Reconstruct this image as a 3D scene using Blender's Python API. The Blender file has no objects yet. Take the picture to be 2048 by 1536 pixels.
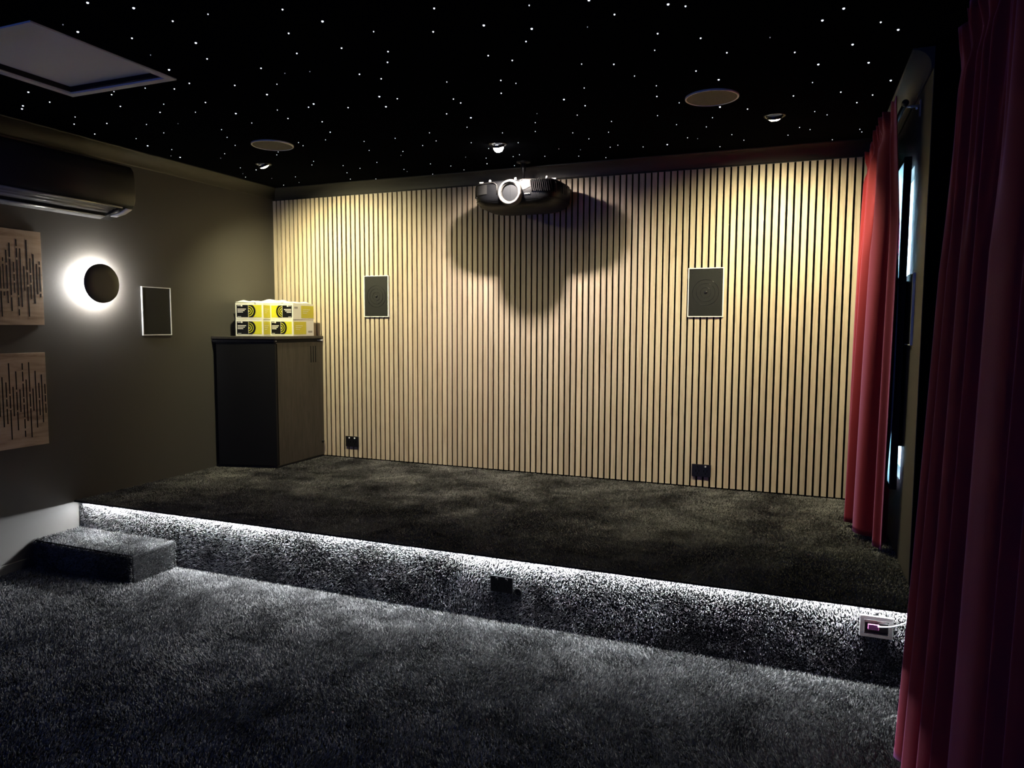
import bpy, bmesh, math, random
import numpy as np
from mathutils import Vector, Matrix

S = bpy.context.scene
C = S.collection
PI = math.pi

# ------------------------------------------------------------------ camera
W_, H_, F_PX = 2048, 1536, 1435.33
cam_d = bpy.data.cameras.new('camera')
cam = bpy.data.objects.new('camera', cam_d)
C.objects.link(cam)
cam_d.sensor_fit = 'HORIZONTAL'
cam_d.sensor_width = 36.0
cam_d.lens = 36.0 * F_PX / W_
cam_d.clip_start = 0.02
yaw, pitch, roll = -0.3798, -0.0799, 0.0043
fw = Vector((math.sin(yaw) * math.cos(pitch), math.cos(yaw) * math.cos(pitch), math.sin(pitch)))
rt = Vector((math.cos(yaw), -math.sin(yaw), 0))
up = rt.cross(fw)
r2 = math.cos(roll) * rt + math.sin(roll) * up
u2 = -math.sin(roll) * rt + math.cos(roll) * up
M = Matrix((r2, u2, -fw)).transposed().to_4x4()
M.translation = Vector((3.8499, -4.5928, 1.3179))
cam.matrix_world = M
S.camera = cam

# ------------------------------------------------------------------ colour management, world
S.view_settings.view_transform = 'Standard'
S.view_settings.look = 'None'
S.view_settings.gamma = 1
S.view_settings.exposure = 0.0
S.view_settings.use_curve_mapping = False
world = bpy.data.worlds.new('blue_fill')  # added blue ambient fill, reaching the room through the rear doorway
S.world = world
world.use_nodes = True
wb = world.node_tree.nodes['Background']
wb.inputs[0].default_value = (0.10, 0.21, 1.0, 1)
wb.inputs[1].default_value = 1.05

# ------------------------------------------------------------------ room numbers (metres)
WR = 4.286            # right wall
CH = 2.374            # ceiling height
HS = 0.306            # stage deck
CV = 0.073            # cornice size
NOSE = -1.750         # front lip of the stage
RIS = -1.716          # riser face
YE = -1.421           # end of the right wall stub
YR = -6.4             # rear wall
XR = 4.75             # recess wall behind the near curtain


def new_light(name, kind, loc, energy, color, **kw):
    d = bpy.data.lights.new(name, kind)
    d.energy = energy
    d.color = color
    for k, v in kw.items():
        setattr(d, k, v)
    o = bpy.data.objects.new(name, d)
    C.objects.link(o)
    o.location = loc
    return o


def aim(o, target):
    d = Vector(target) - o.location
    o.rotation_euler = d.to_track_quat('-Z', 'Y').to_euler()


# daylight outside the window behind the far curtain
dl = new_light('window_daylight', 'AREA', (WR + 0.30, -0.62, 1.33), 1900, (0.55, 0.80, 1.0), shape='RECTANGLE', size=1.5, size_y=0.8)
dl.rotation_euler = (0, math.radians(90), 0)

# ------------------------------------------------------------------ materials
MATS = {}


def mat(name, col, rough=0.6, metal=0.0, spec=0.5, emit=None, estr=0.0, sheen=0.0, coat=0.0, trans=0.0):
    m = bpy.data.materials.new(name)
    m.use_nodes = True
    b = m.node_tree.nodes['Principled BSDF']
    b.inputs['Base Color'].default_value = (*col, 1)
    b.inputs['Roughness'].default_value = rough
    b.inputs['Metallic'].default_value = metal
    b.inputs['Specular IOR Level'].default_value = spec
    if emit:
        b.inputs['Emission Color'].default_value = (*emit, 1)
        b.inputs['Emission Strength'].default_value = estr
    if sheen:
        b.inputs['Sheen Weight'].default_value = sheen
        b.inputs['Sheen Roughness'].default_value = 0.4
    if coat:
        b.inputs['Coat Weight'].default_value = coat
    if trans:
        b.inputs['Transmission Weight'].default_value = trans
    MATS[name] = m
    return m


def nodes(m):
    nt = m.node_tree
    return nt, nt.nodes['Principled BSDF'], (lambda t, **k: mknode(nt, t, **k))


def mknode(nt, t, **k):
    n = nt.nodes.new(t)
    for a, v in k.items():
        setattr(n, a, v)
    return n


def mapping(nt, scale, src='Object'):
    tc = nt.nodes.new('ShaderNodeTexCoord')
    mp = nt.nodes.new('ShaderNodeMapping')
    mp.inputs['Scale'].default_value = scale
    nt.links.new(tc.outputs[src], mp.inputs['Vector'])
    return mp


def noise(nt, vec, scale, detail=4, rough=0.5):
    n = nt.nodes.new('ShaderNodeTexNoise')
    n.inputs['Scale'].default_value = scale
    n.inputs['Detail'].default_value = detail
    n.inputs['Roughness'].default_value = rough
    if vec is not None:
        nt.links.new(vec, n.inputs['Vector'])
    return n


def ramp(nt, fac, stops):
    r = nt.nodes.new('ShaderNodeValToRGB')
    els = r.color_ramp.elements
    while len(els) < len(stops):
        els.new(0.5)
    for e, (p, c) in zip(els, stops):
        e.position = p
        e.color = (*c, 1)
    nt.links.new(fac, r.inputs['Fac'])
    return r


def add_bump(m, scale, dist, strength=0.5, detail=3):
    nt, b, _ = nodes(m)
    mp = mapping(nt, (1, 1, 1))
    n = noise(nt, mp.outputs[0], scale, detail)
    bp = nt.nodes.new('ShaderNodeBump')
    bp.inputs['Strength'].default_value = strength
    bp.inputs['Distance'].default_value = dist
    nt.links.new(n.outputs['Fac'], bp.inputs['Height'])
    nt.links.new(bp.outputs[0], b.inputs['Normal'])


paint = mat('charcoal_wall_paint', (0.066, 0.062, 0.055), 0.55, spec=0.35)
add_bump(paint, 260, 0.0006, 0.25)
cornice_m = mat('charcoal_cornice_paint', (0.070, 0.066, 0.058), 0.5, spec=0.35)
ceil_m = mat('black_ceiling_fabric', (0.0035, 0.0038, 0.005), 1.0, spec=0.0)
hatch_m = mat('grey_hatch_paint', (0.86, 0.85, 0.82), 0.6, spec=0.3)
black = mat('black_plastic', (0.006, 0.006, 0.008), 0.35)
black_matt = mat('black_matt', (0.008, 0.008, 0.010), 0.7, spec=0.2)
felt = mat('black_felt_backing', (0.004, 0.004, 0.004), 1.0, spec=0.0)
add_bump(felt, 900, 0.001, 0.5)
white_rim = mat('white_rim', (0.82, 0.82, 0.80), 0.4)
silver = mat('silver_metal', (0.75, 0.75, 0.73), 0.28, metal=0.9)
chrome = mat('chrome', (0.85, 0.85, 0.85), 0.12, metal=1.0)
screw_m = mat('pale_screw_caps', (0.8, 0.8, 0.8), 0.35)
taupe = mat('taupe_speaker_grille', (0.16, 0.145, 0.125), 0.8, spec=0.2)


def perforate(m, scale, dark, light):
    nt, b, _ = nodes(m)
    mp = mapping(nt, (1, 1, 1))
    v = nt.nodes.new('ShaderNodeTexVoronoi')
    v.inputs['Scale'].default_value = scale
    nt.links.new(mp.outputs[0], v.inputs['Vector'])
    r = ramp(nt, v.outputs['Distance'], [(0.25, dark), (0.5, light)])
    nt.links.new(r.outputs[0], b.inputs['Base Color'])


perforate(taupe, 520, (0.06, 0.056, 0.050), (0.13, 0.12, 0.105))
grille_m = mat('dark_speaker_grille', (0.028, 0.028, 0.027), 0.6, spec=0.3)
perforate(grille_m, 520, (0.005, 0.005, 0.005), (0.013, 0.013, 0.0125))

# --- oak slats: every slat its own tone and grain
oak = mat('pale_oak_slats', (0.6, 0.45, 0.3), 0.5, spec=0.3)
nt, b, _ = nodes(oak)
tc = nt.nodes.new('ShaderNodeTexCoord')
sep = nt.nodes.new('ShaderNodeSeparateXYZ')
nt.links.new(tc.outputs['Object'], sep.inputs[0])
dv = mknode(nt, 'ShaderNodeMath', operation='DIVIDE')
dv.inputs[1].default_value = 0.04
nt.links.new(sep.outputs['X'], dv.inputs[0])
fl = mknode(nt, 'ShaderNodeMath', operation='FLOOR')
nt.links.new(dv.outputs[0], fl.inputs[0])
wn = mknode(nt, 'ShaderNodeTexWhiteNoise', noise_dimensions='1D')
nt.links.new(fl.outputs[0], wn.inputs['W'])
cmb = nt.nodes.new('ShaderNodeCombineXYZ')
off = mknode(nt, 'ShaderNodeMath', operation='MULTIPLY')
off.inputs[1].default_value = 37.0
nt.links.new(wn.outputs['Value'], off.inputs[0])
zs = mknode(nt, 'ShaderNodeMath', operation='ADD')
nt.links.new(sep.outputs['Z'], zs.inputs[0])
nt.links.new(off.outputs[0], zs.inputs[1])
zz = mknode(nt, 'ShaderNodeMath', operation='MULTIPLY')
zz.inputs[1].default_value = 0.9
nt.links.new(zs.outputs[0], zz.inputs[0])
xx = mknode(nt, 'ShaderNodeMath', operation='MULTIPLY')
xx.inputs[1].default_value = 22.0
nt.links.new(sep.outputs['X'], xx.inputs[0])
nt.links.new(xx.outputs[0], cmb.inputs['X'])
nt.links.new(zz.outputs[0], cmb.inputs['Z'])
nt.links.new(sep.outputs['Y'], cmb.inputs['Y'])
g1 = noise(nt, cmb.outputs[0], 3.2, 8, 0.62)
g2 = noise(nt, cmb.outputs[0], 0.9, 3, 0.5)
g1.inputs['Distortion'].default_value = 1.4
rr = ramp(nt, g1.outputs['Fac'], [(0.25, (0.50, 0.405, 0.285)), (0.50, (0.68, 0.585, 0.445)), (0.78, (0.78, 0.69, 0.545))])
r3 = ramp(nt, wn.outputs['Value'], [(0.0, (0.80, 0.80, 0.80)), (1.0, (1.0, 0.985, 0.96))])
mx = mknode(nt, 'ShaderNodeMix', data_type='RGBA', blend_type='MULTIPLY')
mx.inputs['Factor'].default_value = 1.0
nt.links.new(rr.outputs[0], mx.inputs[6])
nt.links.new(r3.outputs[0], mx.inputs[7])
r4 = ramp(nt, g2.outputs['Fac'], [(0.3, (0.84, 0.80, 0.78)), (0.7, (1, 1, 1))])
mx2 = mknode(nt, 'ShaderNodeMix', data_type='RGBA', blend_type='MULTIPLY')
mx2.inputs['Factor'].default_value = 1.0
nt.links.new(mx.outputs[2], mx2.inputs[6])
nt.links.new(r4.outputs[0], mx2.inputs[7])
nt.links.new(mx2.outputs[2], b.inputs['Base Color'])

# --- plywood art panels
ply = mat('warm_plywood', (0.4, 0.29, 0.19), 0.55, spec=0.3)
nt, b, _ = nodes(ply)
mp = mapping(nt, (3, 2.2, 16))
n = noise(nt, mp.outputs[0], 1.6, 6, 0.6)
n.inputs['Distortion'].default_value = 1.2
r = ramp(nt, n.outputs['Fac'], [(0.3, (0.30, 0.205, 0.125)), (0.5, (0.47, 0.345, 0.225)), (0.75, (0.56, 0.43, 0.30))])
nt.links.new(r.outputs[0], b.inputs['Base Color'])

# --- dark wood-grain cabinet
cab_m = mat('black_woodgrain_laminate', (0.03, 0.027, 0.023), 0.45, spec=0.4)
nt, b, _ = nodes(cab_m)
mp = mapping(nt, (9, 9, 0.9))
n = noise(nt, mp.outputs[0], 2.6, 8, 0.65)
n.inputs['Distortion'].default_value = 1.8
r = ramp(nt, n.outputs['Fac'], [(0.30, (0.030, 0.026, 0.021)), (0.5, (0.048, 0.042, 0.034)), (0.72, (0.070, 0.062, 0.050))])
nt.links.new(r.outputs[0], b.inputs['Base Color'])

# --- carpet (base cloth and pile)


def carpet_mat(name, lo, hi, patch=2.2):
    m = mat(name, lo, 0.95, spec=0.08)
    nt, b, _ = nodes(m)
    mp = mapping(nt, (1, 1, 1))
    n = noise(nt, mp.outputs[0], patch, 5, 0.6)
    n.inputs['Distortion'].default_value = 0.8
    f = noise(nt, mp.outputs[0], 190, 2, 0.6)
    add = mknode(nt, 'ShaderNodeMath', operation='MULTIPLY_ADD')
    add.inputs[1].default_value = 0.55
    nt.links.new(f.outputs['Fac'], add.inputs[0])
    sc = mknode(nt, 'ShaderNodeMath', operation='MULTIPLY')
    sc.inputs[1].default_value = 0.55
    nt.links.new(n.outputs['Fac'], sc.inputs[0])
    nt.links.new(sc.outputs[0], add.inputs[2])
    r = ramp(nt, add.outputs[0], [(0.40, lo), (0.70, hi)])
    nt.links.new(r.outputs[0], b.inputs['Base Color'])
    return m


carpet = carpet_mat('charcoal_carpet_backing', (0.006, 0.006, 0.006), (0.018, 0.018, 0.018))
pile_m = carpet_mat('charcoal_carpet_pile', (0.022, 0.022, 0.022), (0.26, 0.257, 0.250), 5.0)

red = mat('red_velvet', (0.25, 0.023, 0.028), 0.75, spec=0.15, sheen=0.5)
red.node_tree.nodes['Principled BSDF'].inputs['Sheen Tint'].default_value = (0.55, 0.30, 0.80, 1)
add_bump(red, 420, 0.0008, 0.35)
lining = mat('blackout_lining', (0.20, 0.21, 0.23), 0.8, spec=0.1)
blind = mat('white_translucent_blind', (0.85, 0.92, 0.92), 0.7, spec=0.1, trans=0.0)
nt, b, _ = nodes(blind)
tl = nt.nodes.new('ShaderNodeBsdfTranslucent')
tl.inputs[0].default_value = (0.80, 0.95, 0.97, 1)
ms = nt.nodes.new('ShaderNodeMixShader')
ms.inputs[0].default_value = 0.6
outn = [n for n in nt.nodes if n.type == 'OUTPUT_MATERIAL'][0]
nt.links.new(b.outputs[0], ms.inputs[1])
nt.links.new(tl.outputs[0], ms.inputs[2])
nt.links.new(ms.outputs[0], outn.inputs[0])
glass = mat('window_glass', (0.95, 0.98, 1.0), 0.02, trans=1.0)
white_led = mat('cool_white_led', (1, 1, 1), 0.5, emit=(0.90, 0.94, 1.0), estr=12.0)
lamp_led = mat('wall_lamp_led', (1, 1, 1), 0.5, emit=(1.0, 0.97, 0.93), estr=700.0)
spot_lens = mat('downlight_lens', (1, 1, 1), 0.5, emit=(1.0, 0.93, 0.74), estr=14.0)
spot_lens_hot = mat('downlight_lens_bright', (1, 1, 1), 0.5, emit=(1.0, 0.96, 0.84), estr=40.0)
star_ms = {'B': mat('star_bright', (1, 1, 1), 0.5, emit=(0.72, 0.80, 1.0), estr=3.0),
           'm': mat('star_medium', (1, 1, 1), 0.5, emit=(0.82, 0.87, 1.0), estr=1.8),
           's': mat('star_small', (1, 1, 1), 0.5, emit=(0.85, 0.90, 1.0), estr=1.2),
           't': mat('star_faint', (1, 1, 1), 0.5, emit=(0.8, 0.85, 1.0), estr=0.30)}
card_w = mat('white_carton', (0.82, 0.80, 0.74), 0.6)
card_y = mat('lime_yellow_print', (0.66, 0.62, 0.03), 0.5)
card_o = mat('olive_side_print', (0.62, 0.55, 0.04), 0.5)
card_k = mat('black_print', (0.006, 0.006, 0.008), 0.6, spec=0.15)
socket_k = mat('riser_socket_black', (0.0018, 0.0018, 0.0022), 0.6, spec=0.12)
card_g = mat('grey_print', (0.35, 0.33, 0.30), 0.5)
paper = mat('white_packing_foam', (0.85, 0.83, 0.76), 0.5)
pink = mat('pink_cable_plug', (0.65, 0.16, 0.38), 0.4)
lens_m = mat('lens_shutter_blue_grey', (0.0042, 0.0050, 0.0062), 0.5, spec=0.15)
ring_m = mat('projector_silver_ring', (0.09, 0.088, 0.082), 0.5)
proj_m = mat('projector_black_shell', (0.0030, 0.0033, 0.004), 0.42, spec=0.3)
proj_side = mat('projector_side_vent', (0.010, 0.010, 0.011), 0.6)
band_m = mat('projector_champagne_trim', (0.015, 0.0147, 0.0138), 0.5, spec=0.3)
ac_m = mat('air_conditioner_black_shell', (0.020, 0.019, 0.017), 0.42, spec=0.4)
ac_gloss = mat('air_conditioner_glossy_vane', (0.30, 0.30, 0.31), 0.2, coat=0.8)
cord_glint_m = mat('pale_cord_and_painted_glint', (0.90, 0.90, 0.92), 0.45)  # cable cord, and the lamp reflection painted under the air conditioner
lamp_m = mat('black_lamp_disc', (0.065, 0.062, 0.057), 0.42)


# ------------------------------------------------------------------ mesh helpers
class MB:
    """collects simple solids and links them as one mesh"""

    def __init__(s):
        s.v, s.f, s.smooth = [], [], []

    def quad(s, a, b, c, d):
        i = len(s.v)
        s.v += [a, b, c, d]
        s.f.append((i, i + 1, i + 2, i + 3))
        s.smooth.append(False)

    def box(s, x0, x1, y0, y1, z0, z1):
        i = len(s.v)
        s.v += [(x0, y0, z0), (x1, y0, z0), (x1, y1, z0), (x0, y1, z0), (x0, y0, z1), (x1, y0, z1), (x1, y1, z1), (x0, y1, z1)]
        for q in ((0, 3, 2, 1), (4, 5, 6, 7), (0, 1, 5, 4), (1, 2, 6, 5), (2, 3, 7, 6), (3, 0, 4, 7)):
            s.f.append(tuple(i + k for k in q))
            s.smooth.append(False)
        return s

    def frame(s, axis, at0, at1, u0, u1, v0, v1, t):
        """rectangular frame, axis = normal; u,v the other two axes in order"""
        def b(ua, ub, va, vb):
            if axis == 'x':
                s.box(at0, at1, ua, ub, va, vb)
            elif axis == 'y':
                s.box(ua, ub, at0, at1, va, vb)
            else:
                s.box(ua, ub, va, vb, at0, at1)
        b(u0, u1, v0, v0 + t)
        b(u0, u1, v1 - t, v1)
        b(u0, u0 + t, v0 + t, v1 - t)
        b(u1 - t, u1, v0 + t, v1 - t)
        return s

    def loft(s, rings, close=True, cap=True, smooth=True):
        """rings: list of equal-length point lists"""
        i0 = len(s.v)
        n = len(rings[0])
        for r in rings:
            s.v += [tuple(p) for p in r]
        for a in range(len(rings) - 1):
            for k in range(n if close else n - 1):
                k2 = (k + 1) % n
                s.f.append((i0 + a * n + k, i0 + a * n + k2, i0 + (a + 1) * n + k2, i0 + (a + 1) * n + k))
                s.smooth.append(smooth)
        if cap:
            s.f.append(tuple(i0 + k for k in reversed(range(n))))
            s.smooth.append(False)
            j = i0 + (len(rings) - 1) * n
            s.f.append(tuple(j + k for k in range(n)))
            s.smooth.append(False)
        return s

    def lathe(s, prof, cx, cy, cz, axis='z', n=40, cap=True):
        """prof: list of (r, h) along axis"""
        rings = []
        for r, h in prof:
            ring = []
            for k in range(n):
                a = 2 * PI * k / n
                p, q = r * math.cos(a), r * math.sin(a)
                if axis == 'z':
                    ring.append((cx + p, cy + q, cz + h))
                elif axis == 'y':
                    ring.append((cx + p, cy + h, cz + q))
                else:
                    ring.append((cx + h, cy + p, cz + q))
            rings.append(ring)
        return s.loft(rings, cap=cap)

    def cyl(s, cx, cy, cz, r, h0, h1, axis='z', n=24):
        return s.lathe([(r, h0), (r, h1)], cx, cy, cz, axis, n)

    def tube(s, pts, r, n=8):
        pts = [Vector(p) for p in pts]
        rings = []
        for i, p in enumerate(pts):
            t = (pts[min(i + 1, len(pts) - 1)] - pts[max(i - 1, 0)]).normalized()
            a = Vector((0, 0, 1)) if abs(t.z) < 0.9 else Vector((1, 0, 0))
            u = t.cross(a).normalized()
            w = t.cross(u)
            rings.append([p + r * (math.cos(2 * PI * k / n) * u + math.sin(2 * PI * k / n) * w) for k in range(n)])
        return s.loft(rings)

    def build(s, name, m, parent=None, bevel=0.0, segs=2, fix=True):
        me = bpy.data.meshes.new(name)
        me.from_pydata([tuple(p) for p in s.v], [], s.f)
        me.polygons.foreach_set('use_smooth', s.smooth)
        me.materials.append(m)
        me.update()
        if fix:
            bm = bmesh.new()
            bm.from_mesh(me)
            bmesh.ops.recalc_face_normals(bm, faces=bm.faces)
            bm.to_mesh(me)
            bm.free()
        o = bpy.data.objects.new(name, me)
        C.objects.link(o)
        if parent is not None:
            o.parent = parent
            o.location = tuple(-parent.location[i] if not parent.get('_local') else 0 for i in range(3))
        if bevel:
            bv = o.modifiers.new('bevel', 'BEVEL')
            bv.width = bevel
            bv.segments = segs
            bv.limit_method = 'ANGLE'
            bv.angle_limit = math.radians(40)
        return o


def thing(name, label, cat, loc=(0, 0, 0), group=None, local=False, rotz=0.0):
    o = bpy.data.objects.new(name, None)
    C.objects.link(o)
    o.location = loc
    o.rotation_euler = (0, 0, rotz)
    o.empty_display_size = 0.05
    o['label'] = label
    o['category'] = cat
    if group:
        o['group'] = group
    if local:
        o['_local'] = 1
    return o


def tag(o, label, cat, group=None, kind=None):
    o['label'] = label
    o['category'] = cat
    if group:
        o['group'] = group
    if kind:
        o['kind'] = kind
    return o


def struct(o):
    o['kind'] = 'structure'
    return o

# ================================================================== SETTING
struct(MB().box(-0.1, XR + 0.1, YR - 0.1, 0.03, -0.06, 0.0).build('floor', carpet))
hx0, hx1, hy0, hy1 = 0.715, 1.300, -2.785, -2.200          # ceiling hatch opening
cb = MB()
for x0, x1, y0, y1 in ((-0.1, XR + .1, hy1, 0.1), (-0.1, XR + .1, YR - .1, hy0), (-0.1, hx0, hy0, hy1), (hx1, XR + .1, hy0, hy1)):
    cb.box(x0, x1, y0, y1, CH, CH + 0.05)
struct(cb.build('ceiling', ceil_m))
struct(MB().box(-0.1, 0.0, YR - 0.1, 0.1, 0.0, CH).build('wall_left', paint))
struct(MB().box(0.0, WR, 0.022, 0.1, 0.0, CH).build('wall_back', paint))
# right wall stub with the window opening
wy0, wy1, wz0, wz1 = -1.025, -0.20, 0.645, 2.015
wr = MB()
wr.box(WR, WR + 0.12, YE, wy0, 0.0, CH)
wr.box(WR, WR + 0.12, wy1, 0.1, 0.0, CH)
wr.box(WR, WR + 0.12, wy0, wy1, 0.0, wz0)
wr.box(WR, WR + 0.12, wy0, wy1, wz1, CH)
wr.box(WR + 0.12, XR, YE, YE + 0.1, 0.0, CH)
struct(wr.build('wall_right', paint))
struct(MB().box(XR, XR + 0.1, YR - 0.1, YE, 0.0, CH).box(WR + 0.002, XR, YE - 0.006, YE - 0.001, 0.0, CH).build('wall_recess', felt))  # recess wall and added thin sheet: shade put into the black colour
# rear wall behind the camera with an added open doorway that lets blue fill light in
rw = MB()
rw.box(0, 0.5, YR - 0.1, YR, 0, CH)
rw.box(3.3, XR, YR - 0.1, YR, 0, CH)
rw.box(0.5, 3.3, YR - 0.1, YR, 2.1, CH)
struct(rw.build('wall_rear', paint))
df = MB().frame('y', YR - 0.08, YR - 0.02, 0.5, 3.3, 0.0, 2.1, 0.05)
df.box(1.87, 1.93, YR - 0.08, YR - 0.02, 0.05, 2.05)
struct(df.build('fill_doorway', black_matt))


def cove(name, p0, p1, inward):
    """concave cornice run from p0 to p1 (on the wall line); inward = unit vector into the room"""
    rings = []
    for p in (p0, p1):
        ring = [(p[0], p[1], CH), (p[0], p[1], CH - CV - 0.008)]
        ring.append((p[0] + inward[0] * 0.008, p[1] + inward[1] * 0.008, CH - CV - 0.008))
        for k in range(11):
            a = PI - (PI / 2) * k / 10
            u = CV + (CV - 0.008) * math.cos(a)
            h = CH - CV + (CV - 0.006) * math.sin(a)
            ring.append((p[0] + inward[0] * u, p[1] + inward[1] * u, h))
        ring.append((p[0] + inward[0] * CV, p[1] + inward[1] * CV, CH))
        rings.append(ring)
    return struct(MB().loft(rings).build(name, cornice_m))


cove('trim_left', (0, YR), (0, 0.022), (1, 0))
cove('trim_back', (0, 0.022), (WR, 0.022), (0, -1))
cove('trim_right', (WR, 0.022), (WR, YE), (-1, 0))
struct(MB().box(0.0, 0.014, YR, -1.998, 0.0, 0.055).build('baseboard_left', paint, bevel=0.003))

# ---- window behind the far curtain
wf = MB().frame('x', WR - 0.043, WR - 0.014, -1.055, -0.15, 0.605, 2.050, 0.022)
win = struct(wf.build('window_1', black_matt, bevel=0.002))
MB().box(WR - 0.0138, WR - 0.0002, -1.052, -1.034, 0.80, 1.52).build('leak_block', felt, win)  # added strip that blocks the daylight leak at mid-height
MB().box(WR + 0.060, WR + 0.066, wy0, wy1, wz0, wz1).build('glass', glass, win)
MB().frame('x', WR + 0.04, WR + 0.09, wy0, wy1, wz0, wz1, 0.04).build('sash', white_rim, win)
MB().box(WR - 0.0425, WR - 0.0410, -1.035, -0.171, 0.626, 2.030).build('blind', blind, win)

# ================================================================== SLATTED WALL
slat = thing('slatted_wall_panelling', 'pale oak vertical slat panelling on black felt covering the whole back wall', 'wall panelling', (0, 0.011, HS))
sb = MB()
for k in range(107):
    x0 = k * 0.04
    sb.box(x0 + 0.0005, min(x0 + 0.0285, WR), 0.0, 0.0115, 0.317, 2.284)
sb.build('slats', oak, slat)
MB().box(0.0, WR - 0.001, 0.0115, 0.0215, HS + 0.002, 2.284).build('felt_backing', felt, slat)

# ================================================================== STAGE
stage = thing('carpeted_stage', 'low full-width stage covered in black shaggy carpet, lit along its lip', 'stage', (2.1, -0.9, 0))
MB().box(0.002, WR - 0.002, RIS, 0.020, 0.0, HS - 0.006).build('riser', carpet, stage)
dk = MB().box(0.002, WR - 0.002, NOSE + 0.006, 0.020, HS - 0.0045, HS)
dk.box(0.002, WR - 0.002, NOSE, NOSE + 0.006, HS - 0.006, HS + 0.002)
dk.build('deck', carpet, stage)
step = thing('carpeted_step', 'black carpeted step block in front of the stage beside the left wall', 'step', (0.37, -1.86, 0))
MB().box(0.003, 0.742, -1.998, RIS - 0.006, 0.0, 0.146).build('block', carpet, step, bevel=0.012, segs=3)

# LED strip in the recess under the lip
led = thing('led_strip_light', 'cool white LED strip light under the front lip of the stage', 'light', (2.1, -1.729, HS))
MB().box(0.05, WR - 0.01, -1.734, -1.7285, HS - 0.0055, HS - 0.0047).build('light_strip', white_led, led)
for k in range(4):
    w = (WR - 0.06) / 4
    l = new_light('strip_glow', 'AREA', (0.05 + w * (k + 0.5), -1.7312, HS - 0.0057), 31.0, (0.90, 0.94, 1.0), shape='RECTANGLE', size=w, size_y=0.006)
    l.rotation_euler = (math.radians(-16), 0, 0)
    l.parent = led
    l.location = Vector(l.location) - Vector(led.location)

# ---- carpet pile as real tufts
rng = np.random.default_rng(7)


def smooth_noise(x, y, seed, scale):
    r = np.random.default_rng(seed)
    g = r.random((256, 256))
    u = x * scale + 50.3
    v = y * scale + 50.7
    i, j = np.floor(u).astype(int), np.floor(v).astype(int)
    a, b_ = u - i, v - j
    a = a * a * (3 - 2 * a)
    b_ = b_ * b_ * (3 - 2 * b_)
    i %= 255
    j %= 255
    return (g[i, j] * (1 - a) * (1 - b_) + g[i + 1, j] * a * (1 - b_) + g[i, j + 1] * (1 - a) * b_ + g[i + 1, j + 1] * a * b_)


def fbm(x, y, seed, scale):
    return (smooth_noise(x, y, seed, scale) + 0.5 * smooth_noise(x, y, seed + 1, scale * 2.1) + 0.25 * smooth_noise(x, y, seed + 2, scale * 4.3)) / 1.75


def tufts(name, parent, origin, U, V, N, lu, lv, density, length, width, seed, lean=0.45, down=0.0):
    """tapered two-segment blades scattered over the rectangle origin + U*lu + V*lv, growing along N"""
    origin, U, V, N = [np.array(a, float) for a in (origin, U, V, N)]
    n = int(lu * lv * density)
    u = rng.random(n) * lu
    v = rng.random(n) * lv
    pos = origin + u[:, None] * U + v[:, None] * V
    pu, pv = pos @ U, pos @ V
    nx = (fbm(pu, pv, seed, 3.1) - 0.5) * 2 + (fbm(pu, pv, seed + 20, 9) - 0.5) * 1.2
    ny = (fbm(pu, pv, seed + 10, 3.4) - 0.5) * 2 + (fbm(pu, pv, seed + 30, 9) - 0.5) * 1.2
    lx = lean * (nx * 1.8 + rng.normal(0, 0.45, n))
    ly = lean * (ny * 1.8 + rng.normal(0, 0.45, n)) - down
    d = N[None, :] + lx[:, None] * U + ly[:, None] * V
    d /= np.linalg.norm(d, axis=1)[:, None]
    ang = rng.random(n) * 2 * PI
    side = np.cos(ang)[:, None] * U + np.sin(ang)[:, None] * V
    L = length * (0.65 + 0.6 * rng.random(n))
    w = width * (0.7 + 0.6 * rng.random(n))
    bend = (rng.normal(0, 0.35, n))[:, None] * U + (rng.normal(0, 0.35, n))[:, None] * V
    p1 = pos + d * (L * 0.55)[:, None]
    p2 = p1 + (d + bend) * (L * 0.45)[:, None]
    vs = np.empty((n, 5, 3))
    vs[:, 0] = pos - side * (w * 0.5)[:, None]
    vs[:, 1] = pos + side * (w * 0.5)[:, None]
    vs[:, 2] = p1 + side * (w * 0.5)[:, None]
    vs[:, 3] = p1 - side * (w * 0.5)[:, None]
    vs[:, 4] = p2
    vs[:, :, 0] = np.clip(vs[:, :, 0], 0.003, XR - 0.003 if name == 'carpet_pile' else WR - 0.003)
    base = np.arange(n)[:, None] * 5
    idx = np.concatenate([base + np.array([0, 1, 2, 3]), base + np.array([3, 2, 4])], axis=1).ravel()
    me = bpy.data.meshes.new(name)
    me.vertices.add(n * 5)
    me.vertices.foreach_set('co', vs.ravel())
    me.loops.add(n * 7)
    me.loops.foreach_set('vertex_index', idx.astype(np.int32))
    me.polygons.add(n * 2)
    st = np.empty((n, 2), np.int32)
    st[:, 0] = np.arange(n) * 7
    st[:, 1] = st[:, 0] + 4
    me.polygons.foreach_set('loop_start', st.ravel())
    me.update(calc_edges=True)
    me.materials.append(pile_m)
    o = bpy.data.objects.new(name, me)
    C.objects.link(o)
    if parent is not None:
        o.parent = parent
        o.location = -Vector(parent.location)
    o['kind'] = 'stuff'
    return o


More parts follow.
